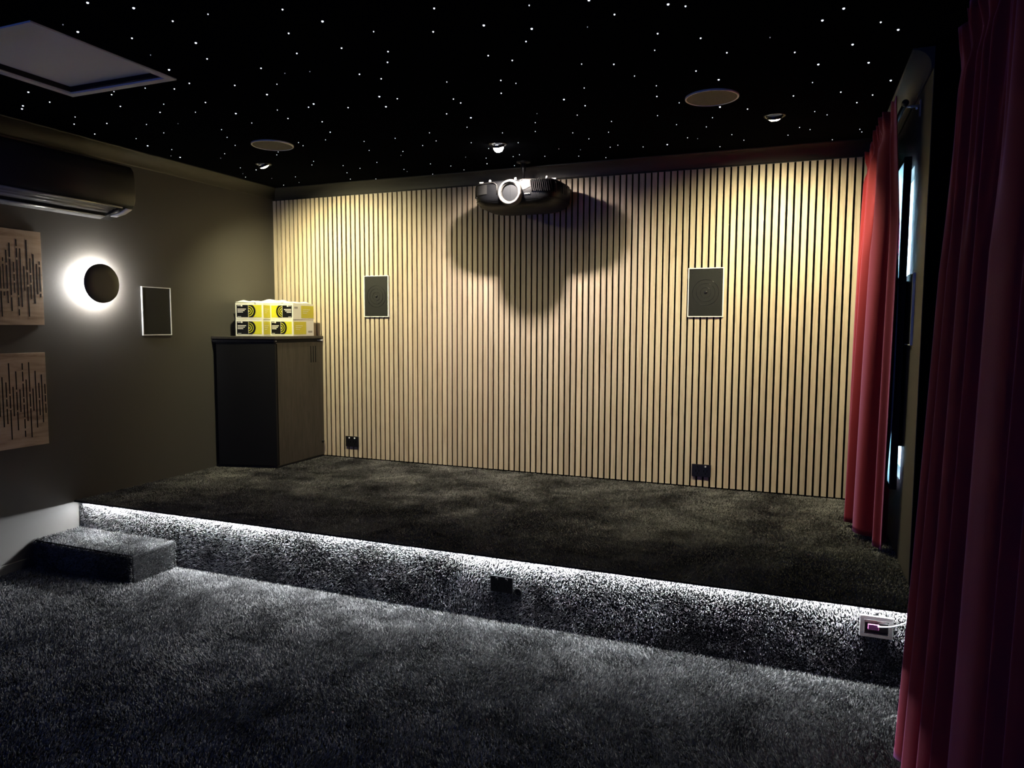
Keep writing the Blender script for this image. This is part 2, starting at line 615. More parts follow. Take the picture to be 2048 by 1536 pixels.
floor_o = bpy.data.objects['floor']
X, Y, Z = (1, 0, 0), (0, 1, 0), (0, 0, 1)
tufts('carpet_pile', floor_o, (0.0, -4.35, 0.0), X, Y, Z, 4.7, 4.35 + RIS, 42000, 0.011, 0.0030, 1, down=-0.12)
tufts('deck_pile', stage, (0.002, NOSE, HS), X, Y, Z, WR - 0.004, -NOSE + 0.0, 34000, 0.007, 0.0034, 2, down=-0.15)
tufts('riser_pile', stage, (0.002, RIS, 0.0), X, Z, (0, -1, 0), WR - 0.004, HS - 0.010, 60000, 0.0095, 0.0030, 3, lean=0.6, down=0.25)
for (o_, U_, V_, N_, lu, lv) in (((0.005, -1.996, 0.146), X, Y, Z, 0.735, 0.27),
                                 ((0.005, -1.998, 0.0), X, Z, (0, -1, 0), 0.735, 0.142),
                                 ((0.742, -1.996, 0.0), Y, Z, X, 0.27, 0.142)):
    tufts('step_pile', step, o_, U_, V_, N_, lu, lv, 60000, 0.008, 0.0028, 5)

# ================================================================== CEILING
hatch = thing('ceiling_hatch', 'square grey access hatch recessed in the black ceiling above the left side', 'hatch', (1.0, -2.5, CH))
MB().frame('z', CH - 0.006, CH + 0.035, hx0 - 0.025, hx1 + 0.025, hy0 - 0.025, hy1 + 0.025, 0.033).build('hatch_frame', hatch_m, hatch)
MB().box(hx0 + 0.008, hx1 - 0.008, hy0 + 0.008, hy1 - 0.008, CH + 0.022, CH + 0.032).build('hatch_panel', hatch_m, hatch)
MB().frame('z', CH + 0.002, CH + 0.0225, hx0 + 0.0081, hx1 - 0.0081, hy0 + 0.0081, hy1 - 0.0081, 0.012).build('hatch_seal', black_matt, hatch)

# star lights: (x, y, brightness) on the ceiling
STARS = """1.640,-2.835,B 1.748,-2.751,B 1.945,-2.625,s 1.787,-2.626,m 2.206,-2.562,m 2.273,-2.435,B 1.401,-2.745,t 1.391,-2.681,B 1.525,-2.568,m 1.711,-2.448,B 2.096,-2.395,m 1.999,-2.227,m 2.193,-2.209,m 1.628,-2.309,m 1.386,-2.271,B 1.756,-2.148,m 1.809,-2.065,t 1.920,-2.044,t 1.452,-2.421,t 1.334,-2.114,m 1.501,-2.021,m 1.686,-1.967,s 0.551,-2.287,B 1.099,-2.137,s 1.212,-2.081,m 0.926,-2.153,s 0.877,-2.125,m 1.547,-1.868,B 0.501,-2.151,m 0.322,-2.157,B 0.268,-2.125,B 0.759,-1.981,m 0.985,-1.932,s 1.193,-1.880,m 1.660,-1.676,B 1.605,-1.643,m 1.781,-1.569,m 1.433,-1.661,s 0.859,-1.839,m 1.027,-1.778,s 1.198,-1.687,B 0.386,-1.935,s 0.259,-1.845,m 0.433,-1.792,m 0.613,-1.703,s 0.782,-1.655,t 1.386,-1.524,m 1.155,-1.526,s 1.514,-1.413,m 0.182,-1.665,m 0.563,-1.546,s 0.911,-1.483,s 1.431,-1.230,m 0.314,-1.510,s 0.822,-1.348,s 0.238,-1.365,B 0.733,-1.190,s 1.124,-1.109,s 1.103,-1.041,s 1.308,-1.104,s 0.299,-1.246,s 0.163,-1.126,t 0.184,-1.074,B 0.522,-1.051,s 0.411,-0.968,t 0.862,-0.969,s 0.804,-0.912,s 0.908,-0.685,s 0.833,-0.604,s 1.014,-0.514,s 0.326,-0.702,s 0.381,-0.614,m 0.209,-0.550,t 0.144,-0.452,s 0.288,-0.348,t 0.483,-0.331,s 0.908,-0.317,s 0.377,-0.157,t 0.205,-0.118,s 2.684,-2.386,m 2.987,-2.293,s 3.180,-2.257,B 3.414,-2.134,B 3.465,-2.100,m 3.232,-2.123,m 2.783,-2.202,B 2.930,-2.114,B 3.119,-2.058,t 2.392,-2.297,s 2.591,-2.218,m 2.871,-2.015,m 3.339,-1.911,m 2.340,-2.115,m 3.300,-1.759,s 2.684,-1.938,m 2.753,-1.857,m 2.278,-2.018,m 2.999,-1.720,s 3.119,-1.670,m 2.095,-1.942,m 2.151,-1.862,m 3.417,-1.474,m 3.168,-1.507,s 2.621,-1.659,m 2.395,-1.725,s 2.668,-1.601,s 3.231,-1.351,s 2.928,-1.436,s 2.557,-1.501,m 2.013,-1.658,B 2.075,-1.602,m 2.317,-1.504,m 2.795,-1.313,B 3.206,-1.203,m 2.323,-1.439,m 3.287,-1.072,s 2.861,-1.187,m 1.960,-1.515,B 2.603,-1.150,t 2.181,-1.306,m 2.782,-1.054,s 3.154,-0.902,s 2.265,-1.201,B 2.541,-1.004,s 2.915,-0.885,s 2.173,-1.052,s 3.217,-0.706,s 2.483,-0.844,s 2.665,-0.746,s 2.850,-0.690,s 1.933,-1.025,s 2.306,-0.882,s 1.697,-0.992,s 2.713,-0.594,s 3.233,-0.420,s 3.283,-0.381,t 1.495,-0.997,s 1.887,-0.860,s 2.057,-0.751,s 2.310,-0.655,s 1.764,-0.795,s 2.779,-0.367,s 2.832,-0.398,s 3.102,-0.308,B 2.961,-0.306,s 2.096,-0.591,s 1.404,-0.805,s 1.582,-0.710,s 2.484,-0.435,t 2.598,-0.370,t 1.519,-0.627,t 2.212,-0.383,s 2.345,-0.290,s 2.158,-0.351,s 2.543,-0.220,s 1.875,-0.444,t 1.984,-0.374,s 2.690,-0.121,s 1.275,-0.516,s 1.579,-0.354,s 1.926,-0.228,m 2.073,-0.115,s 1.676,-0.253,s 1.072,-0.404,s 1.333,-0.272,s 1.318,-0.204,t 1.706,-0.115,s 1.443,-0.068,s 0.982,-0.068,s 0.806,-0.128,s 3.950,-1.893,B 3.887,-1.818,B 4.075,-1.730,m 4.139,-1.637,B 3.478,-1.813,m 3.714,-1.729,t 3.998,-1.548,B 3.554,-1.634,m 3.797,-1.544,m 4.070,-1.322,B 3.884,-1.373,B 3.493,-1.332,B 4.176,-1.059,B 3.866,-1.152,s 3.986,-0.969,m 3.788,-0.988,m 4.122,-0.874,m 4.064,-0.777,m 3.459,-0.936,B 3.580,-0.855,m 3.883,-0.697,s 3.941,-0.616,s 3.406,-0.768,s 3.357,-0.608,s 3.814,-0.421,s 3.866,-0.358,s 4.112,-0.271,s 4.126,-0.209,s 3.469,-0.401,s 3.755,-0.281,s 3.522,-0.255,s 3.985,-0.090,s 3.381,-0.151,s"""
star_r = {'B': 0.0040, 'm': 0.0029, 's': 0.0021, 't': 0.0016}
star_mesh = {}
for k, r_ in star_r.items():
    b_ = MB()
    b_.lathe([(r_, 0.002), (r_ * 0.98, -0.0006), (r_ * 0.7, -0.0022), (r_ * 0.25, -0.003)], 0, 0, 0, n=10)
    o = b_.build('star_light', star_ms[k])
    star_mesh[k] = o.data
    bpy.data.objects.remove(o)
star_label = {'B': 'largest bright bluish pinpoint star light set in the black ceiling', 'm': 'mid-sized white pinpoint star light set in the black ceiling',
              's': 'small white pinpoint star light set in the black ceiling', 't': 'very faint pinpoint star light barely visible in the black ceiling'}
star_group = {'B': 'bright star lights in the ceiling', 'm': 'mid-sized star lights in the ceiling',
              's': 'small star lights in the ceiling', 't': 'faint star lights in the ceiling'}
star_objs = []
for tok in STARS.split():
    a, b_, k = tok.split(',')
    o = bpy.data.objects.new('star_light', star_mesh[k])
    C.objects.link(o)
    o.location = (float(a), float(b_), CH - 0.001)
    tag(o, star_label[k], 'star light', star_group[k])
    star_objs.append((o, k))
# single each star out by its rank from something one can find on the ceiling
MARKS = [('the ceiling hatch', 1.0, -2.5), ('the ceiling speaker above the cabinet side', 0.948, -1.122), ('the ceiling speaker by the red curtains', 3.44, -1.105),
         ('the downlight above the cabinet', 0.548, -0.734), ('the central downlight', 2.188, -0.665), ('the downlight by the far curtain', 3.698, -0.692),
         ('the projector pole', 2.165, -0.19), ('the air conditioner', 0.2, -1.9), ('the corner above the cabinet', 0.07, -0.07),
         ('the far curtain rod end', 4.22, -1.17), ('the near curtain end', 4.24, -2.26), ('the inner corner of the hatch', 1.30, -2.2), ('the corner above the far curtain', 4.21, -0.07), ('the hatch corner closest to the camera', 1.31, -2.8)]
ORD = ['nearest', 'second nearest', 'third nearest', 'fourth nearest', 'fifth nearest', 'sixth nearest', 'seventh nearest', 'eighth nearest', 'ninth nearest', 'tenth nearest',
       'eleventh nearest', 'twelfth nearest', 'thirteenth nearest', 'fourteenth nearest', 'fifteenth nearest', 'sixteenth nearest', 'seventeenth nearest', 'eighteenth nearest', 'nineteenth nearest', 'twentieth nearest', 'twenty-first nearest', 'twenty-second nearest', 'twenty-third nearest', 'twenty-fourth nearest']
ADJ = {'B': 'bright bluish star light', 'm': 'mid-sized white star light', 's': 'small white star light', 't': 'very faint star light'}
for o, k in star_objs:
    best = None
    for nm, mx_, my_ in MARKS:
        dd = sorted(math.hypot(p.location.x - mx_, p.location.y - my_) for p, kk in star_objs if kk == k)
        r_ = dd.index(math.hypot(o.location.x - mx_, o.location.y - my_))
        if best is None or r_ < best[0]:
            best = (r_, nm)
    if best[0] < len(ORD):
        o['label'] = '%s, %s to %s' % (ADJ[k], ORD[best[0]], best[1])


def ceiling_speaker(x, y, label):
    t = thing('ceiling_speaker', label, 'speaker', (x, y, CH), 'round speakers in the ceiling')
    MB().lathe([(0.112, 0.0), (0.120, 0.0), (0.120, -0.007), (0.117, -0.009), (0.1135, -0.009), (0.112, -0.005), (0.112, 0.0)], x, y, CH, n=64, cap=False).build('rim', white_rim, t)
    MB().lathe([(0.1122, -0.001), (0.1122, -0.0065)], x, y, CH, n=64).build('grille', taupe, t)


ceiling_speaker(0.948, -1.122, 'round taupe ceiling speaker with thin white rim above the cabinet side')
ceiling_speaker(3.440, -1.105, 'round taupe ceiling speaker with thin white rim nearer the red curtains')


def downlight(x, y, label, hot, power, color, target):
    t = thing('downlight', label, 'downlight', (x, y, CH), 'recessed downlights over the stage')
    MB().lathe([(0.038, 0.0), (0.053, 0.0), (0.053, -0.003), (0.048, -0.0065), (0.040, -0.0045), (0.038, 0.0)], x, y, CH, n=40, cap=False).build('trim_ring', black if hot else band_m, t)
    d = Vector((target[0] - x, target[1] - y, target[2] - CH)).normalized()
    pro = 0.017 if hot else 0.0055
    c = Vector((x, y, CH - 0.004))
    u = d.orthogonal().normalized()
    w = d.cross(u)

    def ring(r, h):
        return [c + d * h + r * (math.cos(2 * PI * k / 28) * u + math.sin(2 * PI * k / 28) * w) for k in range(28)]
    MB().loft([ring(0.034, -0.004), ring(0.036, 0.004), ring(0.036, 0.012), ring(0.0325, 0.012), ring(0.031, 0.006)], cap=False).build('gimbal', black, t)
    MB().loft([ring(0.031, 0.005), ring(0.028, 0.0095 + pro), ring(0.018, 0.0125 + pro * 1.6), ring(0.003, 0.0135 + pro * 1.8)]).build('lens', spot_lens_hot if hot else spot_lens, t)
    l = new_light('downlight_beam', 'SPOT', tuple(c + d * (0.050 if hot else 0.032)), power, color, spot_size=math.radians(138), spot_blend=1.0, shadow_soft_size=0.018)
    aim(l, tuple(c + d * 2))
    l.parent = t
    l.location = Vector(l.location) - Vector(t.location)


downlight(0.548, -0.734, 'recessed downlight above the black cabinet in the back left of the ceiling', False, 150, (1.0, 0.93, 0.55), (0.80, -0.04, 1.0))
downlight(2.188, -0.665, 'glaring central downlight in the ceiling just in front of the projector', True, 135, (1.0, 0.87, 0.78), (2.15, -0.04, 1.0))
downlight(3.698, -0.692, 'recessed downlight in the ceiling nearest the far red curtain', False, 142, (1.0, 0.93, 0.57), (3.70, -0.12, 1.0))

# ================================================================== WALL SPEAKERS


def wall_speaker(axis, at, sgn, u0, u1, z0, z1, label, full_rim, cone, slim=False):
    """flush speaker: grille with a thin white rim. axis 'y' on the back wall, 'x' on a side wall"""
    uc, zc = (u0 + u1) / 2, (z0 + z1) / 2
    loc = (uc, at, z0) if axis == 'y' else (at, uc, z0)
    t = thing('wall_speaker', label, 'speaker', loc, 'flush wall speakers')
    a, b_ = sorted((at, at + sgn * 0.010))
    MB().frame(axis, a, b_, u0, u1, z0, z1, 0.0035 if slim else 0.0055).build('rim', white_rim, t)
    a, b_ = sorted((at, at + sgn * 0.006))
    e = 0.0035 if slim else 0.0055
    if axis == 'y':
        g = MB().box(u0 + e, u1 - e, a, b_, z0 + e, z1 - e)
    else:
        g = MB().box(a, b_, u0 + e, u1 - e, z0 + e, z1 - e)
    g.build('grille', grille_m, t)
    if cone:
        f = at + sgn * 0.0062
        cm = MB()
        for r in (0.030, 0.055, 0.078):
            cm.lathe([(r, 0.0), (r, sgn * 0.0008), (r + 0.002, sgn * 0.0008), (r + 0.002, 0.0)], uc, f, zc, 'y', 48, cap=False)
        cm.build('cone_ring', black, t)
        MB().lathe([(0.010, 0.0), (0.008, sgn * 0.003), (0.002, sgn * 0.0045)], uc, f, zc, 'y', 20).build('dust_cap', black, t)
        for du in (-1, 1):
            for dz in (-1, 1):
                MB().lathe([(0.004, 0.0), (0.003, sgn * 0.0012)], uc + du * 0.083, f, zc + dz * 0.122, 'y', 12).build('screw', grille_m, t)


wall_speaker('y', 0.0, -1, 0.831, 1.041, 1.384, 1.688, 'dark flush wall speaker on the slats nearer the black cabinet', True, True)
wall_speaker('y', 0.0, -1, 3.196, 3.411, 1.382, 1.684, 'dark flush wall speaker on the slats nearer the far red curtain', True, True)
wall_speaker('x', 0.0, 1, -1.244, -1.020, 1.252, 1.560, 'dark flush wall speaker with white rim beside the glowing disc lamp', True, False)
wall_speaker('x', WR, -1, -1.212, -1.000, 1.247, 1.546, 'slim white rimmed wall speaker seen edge-on between the red curtains', True, False, slim=True)

# ================================================================== WALL LAMP
ly, lz = -1.560, 1.558
lamp = thing('wall_lamp', 'round black disc wall lamp throwing a bright white halo on the wall', 'lamp', (0, ly, lz))
MB().lathe([(0.060, 0.0), (0.060, 0.022), (0.045, 0.040), (0.045, 0.050)], 0, ly, lz, 'x', 40).build('backplate', black, lamp)
MB().lathe([(0.094, 0.0535), (0.111, 0.0535), (0.1135, 0.056), (0.1135, 0.062), (0.110, 0.0655), (0.06, 0.0675), (0.004, 0.068)], 0, ly, lz, 'x', 72).build('disc', lamp_m, lamp)
MB().lathe([(0.062, 0.0525), (0.062, 0.0500), (0.082, 0.0500), (0.082, 0.0525)], 0, ly, lz, 'x', 48, cap=False).build('led_ring', lamp_led, lamp)

# ================================================================== PLYWOOD SOUNDWAVE PANELS
A1 = [(5, [(620, 915), (945, 1290)]), (45, [(500, 550), (585, 915), (955, 1010)]), (92, [(400, 570), (600, 915), (945, 1110)]), (138, [(305, 495), (520, 1000), (1030, 1215)]),
      (185, [(560, 695), (720, 810), (835, 970)]), (231, [(258, 350), (375, 500), (530, 1000), (1030, 1150), (1190, 1275)]), (276, [(378, 1160)]), (321, [(615, 940)]),
      (366, [(265, 665), (695, 860), (885, 1290)]), (409, [(510, 705), (730, 835), (860, 1055)]), (454, [(455, 1115)]), (498, [(585, 990)]), (538, [(550, 595), (625, 955), (980, 1030)])]
A2 = [(28, [(420, 1090)]), (76, [(490, 695), (715, 815), (845, 1050)]), (122, [(235, 645), (670, 840), (860, 1260)]), (166, [(550, 945)]), (212, [(345, 590), (620, 865), (885, 1135)]),
      (256, [(585, 890)]), (303, [(238, 325), (350, 480), (508, 690), (705, 765), (790, 960), (985, 1110), (1140, 1225)]), (346, [(455, 1010)]), (391, [(225, 620), (645, 820), (840, 1230)]),
      (434, [(575, 875)]), (475, [(340, 1100)]), (519, [(500, 705), (730, 935)]), (561, [(390, 1030)]), (604, [(515, 650), (665, 755), (780, 905)])]


def art(z0, z1, y1, slots, edge, top, bot, label):
    t = thing('soundwave_wall_panel', label, 'wall art', (0, y1 - 0.25, z0), 'plywood soundwave panels on the left wall')
    MB().box(0.004, 0.018, y1 - 0.5, y1, z0, z1).build('board', ply, t, bevel=0.001)
    m = MB()
    rnd = random.Random(len(slots))
    cols = []
    for x, segs in slots:
        cols.append((y1 - (edge - x) / 6.675 * 0.00262, [((s0 - top(x)) / (bot(x) - top(x)), (s1 - top(x)) / (bot(x) - top(x))) for s0, s1 in segs]))
    ymin = min(c[0] for c in cols)
    pitch_ = 0.0177
    yk = ymin - pitch_
    while yk > y1 - 0.485:
        h = rnd.uniform(0.12, 0.40)
        cols.append((yk, [(0.5 - h, 0.5 - h * 0.2), (0.5 - h * 0.15, 0.5 + h)]))
        yk -= pitch_
    for y, segs in cols:
        for t0, t1 in segs:
            za, zb = z1 - t1 * (z1 - z0), z1 - t0 * (z1 - z0)
            m.box(0.0178, 0.0186, y - 0.0030, y + 0.0030, za, zb)
    m.build('soundwave_slots', card_k, t)


art(1.315, 1.815, -1.886, A1, 572, lambda x: 100 + x * 0.11, lambda x: 1402, 'upper plywood panel with cut soundwave pattern on the left wall')
art(0.663, 1.166, -1.892, A2, 628, lambda x: 110 - x * 0.02, lambda x: 1402 - x * 0.14, 'lower plywood panel with cut soundwave pattern on the left wall')

# ================================================================== AIR CONDITIONER
ac = thing('air_conditioner', 'long black wall-mounted air conditioner above the plywood panels', 'air conditioner', (0, -1.9, 1.94))
y_r, y_l = -1.435, -2.42


def ac_profile(y, k=1.0):
    pr = [(0.0, 2.245), (0.15, 2.245), (0.185, 2.235), (0.205, 2.21), (0.214, 2.16), (0.215, 2.09), (0.212, 2.045), (0.204, 2.010), (0.190, 1.985)]
    return pr, y


pr, _y = ac_profile(0)
body = pr + [(0.176, 1.990), (0.150, 2.012), (0.062, 1.992), (0.045, 1.958), (0.0, 1.945)]
rings = []
for y, sc in ((y_r, 0.96), (y_r - 0.004, 0.985), (y_r - 0.012, 1.0), (y_l, 1.0)):
    rings.append([(x * sc, y, 2.10 + (z - 2.10) * sc) for x, z in body])
MB().loft(rings).build('shell', ac_m, ac)
# bottom end cap closing the outlet at the right-hand end
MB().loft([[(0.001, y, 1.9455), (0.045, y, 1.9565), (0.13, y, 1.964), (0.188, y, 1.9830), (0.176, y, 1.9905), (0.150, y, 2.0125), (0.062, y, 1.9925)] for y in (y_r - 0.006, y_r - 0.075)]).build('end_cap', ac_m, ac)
glint_mb = MB()
glint_mb.loft([[(0.060, y, 1.9575), (0.13, y, 1.9630), (0.186, y, 1.9805), (0.186, y, 1.9765), (0.13, y, 1.9590), (0.060, y, 1.9535)] for y in (y_r - 0.010, y_r - 0.052)])
glint_mb.build('painted_glint', cord_glint_m, ac)  # lamp reflection on the underside, painted as a pale patch
MB().loft([[(0.066, y, 1.960), (0.176, y, 1.977), (0.1765, y, 1.9745), (0.066, y, 1.9572)] for y in (y_r - 0.056, y_r - 0.080)]).build('corner_trim', band_m, ac)
MB().loft([[(0.172, y, 1.987), (0.192, y, 1.9865), (0.196, y, 1.9800), (0.188, y, 1.9755), (0.174, y, 1.978)] for y in (y_r - 0.078, y_l + 0.02)]).build('front_lip', ac_gloss, ac)
for x, z, a in ((0.145, 1.985, 0.4), (0.112, 1.981, 0.4), (0.082, 1.973, 0.35)):
    dx, dz = 0.013 * math.cos(a), 0.013 * math.sin(a)
    MB().loft([[(x - dx, y, z - dz), (x + dx, y, z + dz), (x + dx, y, z + dz + 0.002), (x - dx, y, z - dz + 0.002)] for y in (y_r - 0.080, y_l + 0.02)]).build('louvre', ac_gloss, ac)
MB().loft([[(0.008, y, 1.9450), (0.052, y, 1.9560), (0.052, y, 1.9515), (0.010, y, 1.9415)] for y in (y_r - 0.080, y_l + 0.02)]).build('rear_vane', ac_gloss, ac)

for o in ac.children:               # the underside rises towards the front
    for v_ in o.data.vertices:
        if v_.co.z < 2.03:
            v_.co.z += 0.10 * (v_.co.x - 0.06) * min(1.0, (2.03 - v_.co.z) / 0.03)

# ================================================================== CABINET
HC = HS + 0.006
cabinet = thing('equipment_cabinet', 'tall black wood-grain equipment cabinet in the back left corner on the stage', 'cabinet', (0.23, -0.29, HC))
cx0, cx1, cy0, cy1 = 0.016, 0.450, -0.548, -0.002
MB().box(cx0, cx1 - 0.002, cy0 + 0.018, cy1, HC + 0.012, 1.195).build('body', cab_m, cabinet)
MB().box(cx0 - 0.012, cx1 - 0.004, cy0 + 0.004, cy1, HC - 0.004, HC + 0.012).build('plinth', black, cabinet, bevel=0.002)
MB().box(cx0 + 0.012, cx1, cy0, cy0 + 0.018, HC + 0.014, 1.192).build('door', black_matt, cabinet, bevel=0.002)
MB().box(cx0, cx1 + 0.0006, cy0 + 0.02, cy0 + 0.023, HC + 0.016, 1.19).build('door_gap', felt, cabinet)
MB().box(0.004, cx1 - 0.012, cy0 + 0.006, cy1, 1.195, 1.222).build('vent_plenum', black_matt, cabinet)
tp = MB().box(0.002, cx1 + 0.004, cy0 - 0.006, cy1, 1.222, 1.2405)
tp.build('top', cab_m, cabinet, bevel=0.002)
MB().box(0.002, cx1 + 0.001, cy0 - 0.002, cy0 + 0.006, 1.2045, 1.2125).build('front_rail', ac_m, cabinet)
for y in (cy0 + 0.016, cy1 - 0.05):
    MB().cyl(cx1 - 0.0115, y, 1.2085, 0.0035, -0.001, 0.012, 'x', 12).build('screw', screw_m, cabinet)
MB().box(cx1 - 0.0115, cx1 + 0.004, cy1 - 0.026, cy1 - 0.002, 1.2035, 1.2145).build('side_clip', screw_m, cabinet)
for k in range(3):
    y = -0.146 + k * 0.0275
    m = MB().box(cx1 - 0.0025, cx1 - 0.0012, y - 0.0055, y + 0.0055, 1.042, 1.166)
    m.build('vent_slot', card_k, cabinet)
    MB().box(cx1 - 0.0024, cx1 - 0.0004, y + 0.0055, y + 0.0072, 1.041, 1.166).build('slot_edge', taupe, cabinet)
MB().lathe([(0.010, 0.0), (0.012, 0.006), (0.006, 0.012)], cx1 - 0.002, -0.020, 0.427, 'x', 16).build('latch', black, cabinet)

for o in cabinet.children:          # the front is angled: deeper at the wall side
    for v_ in o.data.vertices:
        if v_.co.y < 0:
            v_.co.y += 0.265 * (cx1 - v_.co.x) * (v_.co.y / 0.548)

# ================================================================== CARTONS ON THE CABINET
ZT = 1.2415


def carton(x, y, z, w, d, h, rot, flip, label):
    """origin at the lower front left corner; printed front (-y) and right side (+x)"""
    t = thing('cardboard_carton', label, 'box', (x, y, z), 'lime and black printed cartons on the cabinet', local=True, rotz=rot)
    e = 0.0006
    MB().box(0, w, 0, d, 0, h).build('box', card_w, t, bevel=0.0015)
    mw, mh = 0.010, 0.014

    def fx(a):
        return (w - a) if flip else a

    def face(name, a, b_, c, d_, m, off=e):
        a, b_ = sorted((fx(a), fx(b_)))
        c2, d2 = (h - d_, h - c) if flip else (c, d_)
        MB().box(a, b_, -off, 0.0002, c2, d2).build(name, m, t)
    face('black_print', mw, w * 0.46, mh, h - mh, card_k)
    face('lime_print', w * 0.475, w - mw, mh, h - mh, card_y)
    arcs = MB()
    cxa, cza = fx(w * 0.475), h / 2
    sg = -1 if flip else 1
    for r0, r1 in ((0.010, 0.017), (0.024, 0.032), (0.038, 0.053)):
        for k in range(14):
            a0, a1 = -PI / 2 + PI * k / 14, -PI / 2 + PI * (k + 1) / 14
            p = [(cxa + sg * r * math.cos(a), cza + min(max(r * math.sin(a), -h / 2 + mh), h / 2 - mh)) for r, a in ((r0, a0), (r1, a0), (r1, a1), (r0, a1))]
            arcs.loft([[(q[0], -e - 0.0002, q[1]) for q in p], [(q[0], -e - 0.0007, q[1]) for q in p]])
    arcs.build('ring_mark', card_k, t)
    tx = MB()
    for k, (ln, zz_, hh) in enumerate(((0.85, 0.60, 0.05), (0.72, 0.51, 0.05), (0.55, 0.42, 0.05), (0.30, 0.82, 0.03), (0.35, 0.15, 0.03))):
        a0 = mw + 0.006
        a, b_ = sorted((fx(a0), fx(a0 + (w * 0.40 - 0.008) * ln)))
        zc = h * zz_
        tx.box(a, b_, -e - 0.0006, -e, zc, zc + h * hh)
    a, b_ = sorted((fx(w * 0.20), fx(w * 0.20 + 0.012)))
    tx.box(a, b_, -e - 0.0006, -e, h * 0.79, h * 0.88)
    tx.build('text_lines', card_w, t)
    # side print
    s0, s1 = (0.38, 0.98) if flip else (0.04, 0.62)
    MB().box(w - 0.0002, w + e, d * s0, d * s1, h * 0.10, h * 0.88).build('side_print', card_o, t)
    st = MB()
    for k, ln in enumerate((0.34, 0.26, 0.20)):
        ya = d * (s0 + 0.08)
        st.box(w + e, w + e + 0.0005, ya, ya + d * ln, h * (0.62 - 0.11 * k), h * (0.645 - 0.11 * k))
    st.build('side_text', card_w, t)
    g0, g1 = (0.06, 0.22) if flip else (0.72, 0.92)
    gz = 0.68 if flip else 0.20
    MB().box(w - 0.0002, w + e, d * g0, d * g1, h * gz, h * (gz + 0.12)).build('side_mark', card_g, t)
    return t


carton(0.082, -0.522, ZT, 0.204, 0.212, 0.119, 0.314, False, 'lower carton of the left-hand stack on the black cabinet')
carton(0.083, -0.521, ZT + 0.1205, 0.204, 0.212, 0.116, 0.314, False, 'upper carton of the left-hand stack, foam sheet lying on it')
carton(0.238, -0.340, ZT, 0.205, 0.240, 0.119, 0.0, False, 'lower carton of the stack nearer the slat wall on the cabinet')
carton(0.239, -0.338, ZT + 0.1205, 0.205, 0.240, 0.116, 0.0, True, 'upside-down upper carton of the stack nearer the slat wall')
MB().box(0.003, 0.20, -0.235, -0.05, ZT, ZT + 0.085).build('black_case', black_matt)
tag(bpy.data.objects['black_case'], 'small black case standing behind the left stack of cartons', 'case')


def sheet(name, x0, x1, y0, y1, z0, amp, th, seed, label, m=None):
    nx, ny = 28, 20
    top, bot = [], []
    for j in range(ny + 1):
        for i in range(nx + 1):
            u, v = i / nx, j / ny
            x = x0 + (x1 - x0) * u + 0.006 * math.sin(7 * v + seed)
            y = y0 + (y1 - y0) * v + 0.006 * math.sin(9 * u + seed)
            z = z0 + amp * (0.45 + 0.28 * math.sin(5.1 * u + seed) + 0.22 * math.sin(6.3 * v + 2 * seed + 3 * u) + 0.10 * math.sin(17 * u - 11 * v + seed))
            env = min(1, 5 * min(u, 1 - u), 5 * min(v, 1 - v))
            z = z0 + (z - z0) * (0.25 + 0.75 * env)
            z = max(z, z0 + 0.0005)
            top.append((x, y, z + th))
            bot.append((x, y, z))
    b_ = MB()
    n = nx + 1
    off = len(top)
    b_.v = top + bot
    for j in range(ny):
        for i in range(nx):
            a = j * n + i
            b_.f.append((a, a + 1, a + n + 1, a + n))
            b_.f.append((off + a, off + a + n, off + a + n + 1, off + a + 1))
            b_.smooth += [True, True]
    for i in range(nx):
        for a, d_ in ((i, 1), (ny * n + i, 1)):
            b_.f.append((a, a + d_, off + a + d_, off + a))
            b_.smooth.append(True)
    for j in range(ny):
        for a in (j * n, j * n + nx):
            b_.f.append((a, a + n, off + a + n, off + a))
            b_.smooth.append(True)
    o = b_.build(name, m or paper)
    tag(o, label, 'packing material', 'loose packing on top of the cartons')


ztop = ZT + 0.2372
sheet('foam_sheet', 0.045, 0.225, -0.480, -0.310, ztop, 0.020, 0.005, 0.4, 'thin crumpled white sheet on the top left carton')
sheet('packing_foam', 0.085, 0.330, -0.300, -0.150, ztop + 0.001, 0.036, 0.008, 1.7, 'curved white foam wrap lying across both stacks of cartons')
sheet('plastic_bag', 0.332, 0.428, -0.310, -0.120, ztop, 0.014, 0.004, 3.1, 'flat white plastic bag on the carton nearest the slat wall')

# ================================================================== PROJECTOR
PX, PY = 2.180, -0.228
proj = thing('ceiling_projector', 'black projector with large silver lens ring hanging upside down from the ceiling', 'projector', (PX, PY, 2.0))


def oval(a, b_, z, n=72, ex=3.6, ey=3.6, cy=0.0):
    pts = []
    for k in range(n):
        t = 2 * PI * k / n
        c, s_ = math.cos(t), math.sin(t)
        pts.append((PX + a * abs(c) ** (2 / ex) * (1 if c > 0 else -1), PY + cy + b_ * abs(s_) ** (2 / ey) * (1 if s_ > 0 else -1), z))
    return pts


MB().loft([oval(0.10, 0.09, 1.995), oval(0.200, 0.150, 1.998), oval(0.238, 0.178, 2.020), oval(0.255, 0.196, 2.048), oval(0.262, 0.203, 2.080), oval(0.262, 0.205, 2.130), oval(0.256, 0.200, 2.160), oval(0.240, 0.188, 2.172), oval(0.10, 0.08, 2.174)]).build('body', proj_m, proj)
# seam between the front shell and the belly
MB().loft([oval(0.2560, 0.1975, 2.0475), oval(0.2580, 0.1995, 2.0495), oval(0.2590, 0.2000, 2.0515)], cap=False).build('belly_seam', card_k, proj)
fy = PY - 0.2052
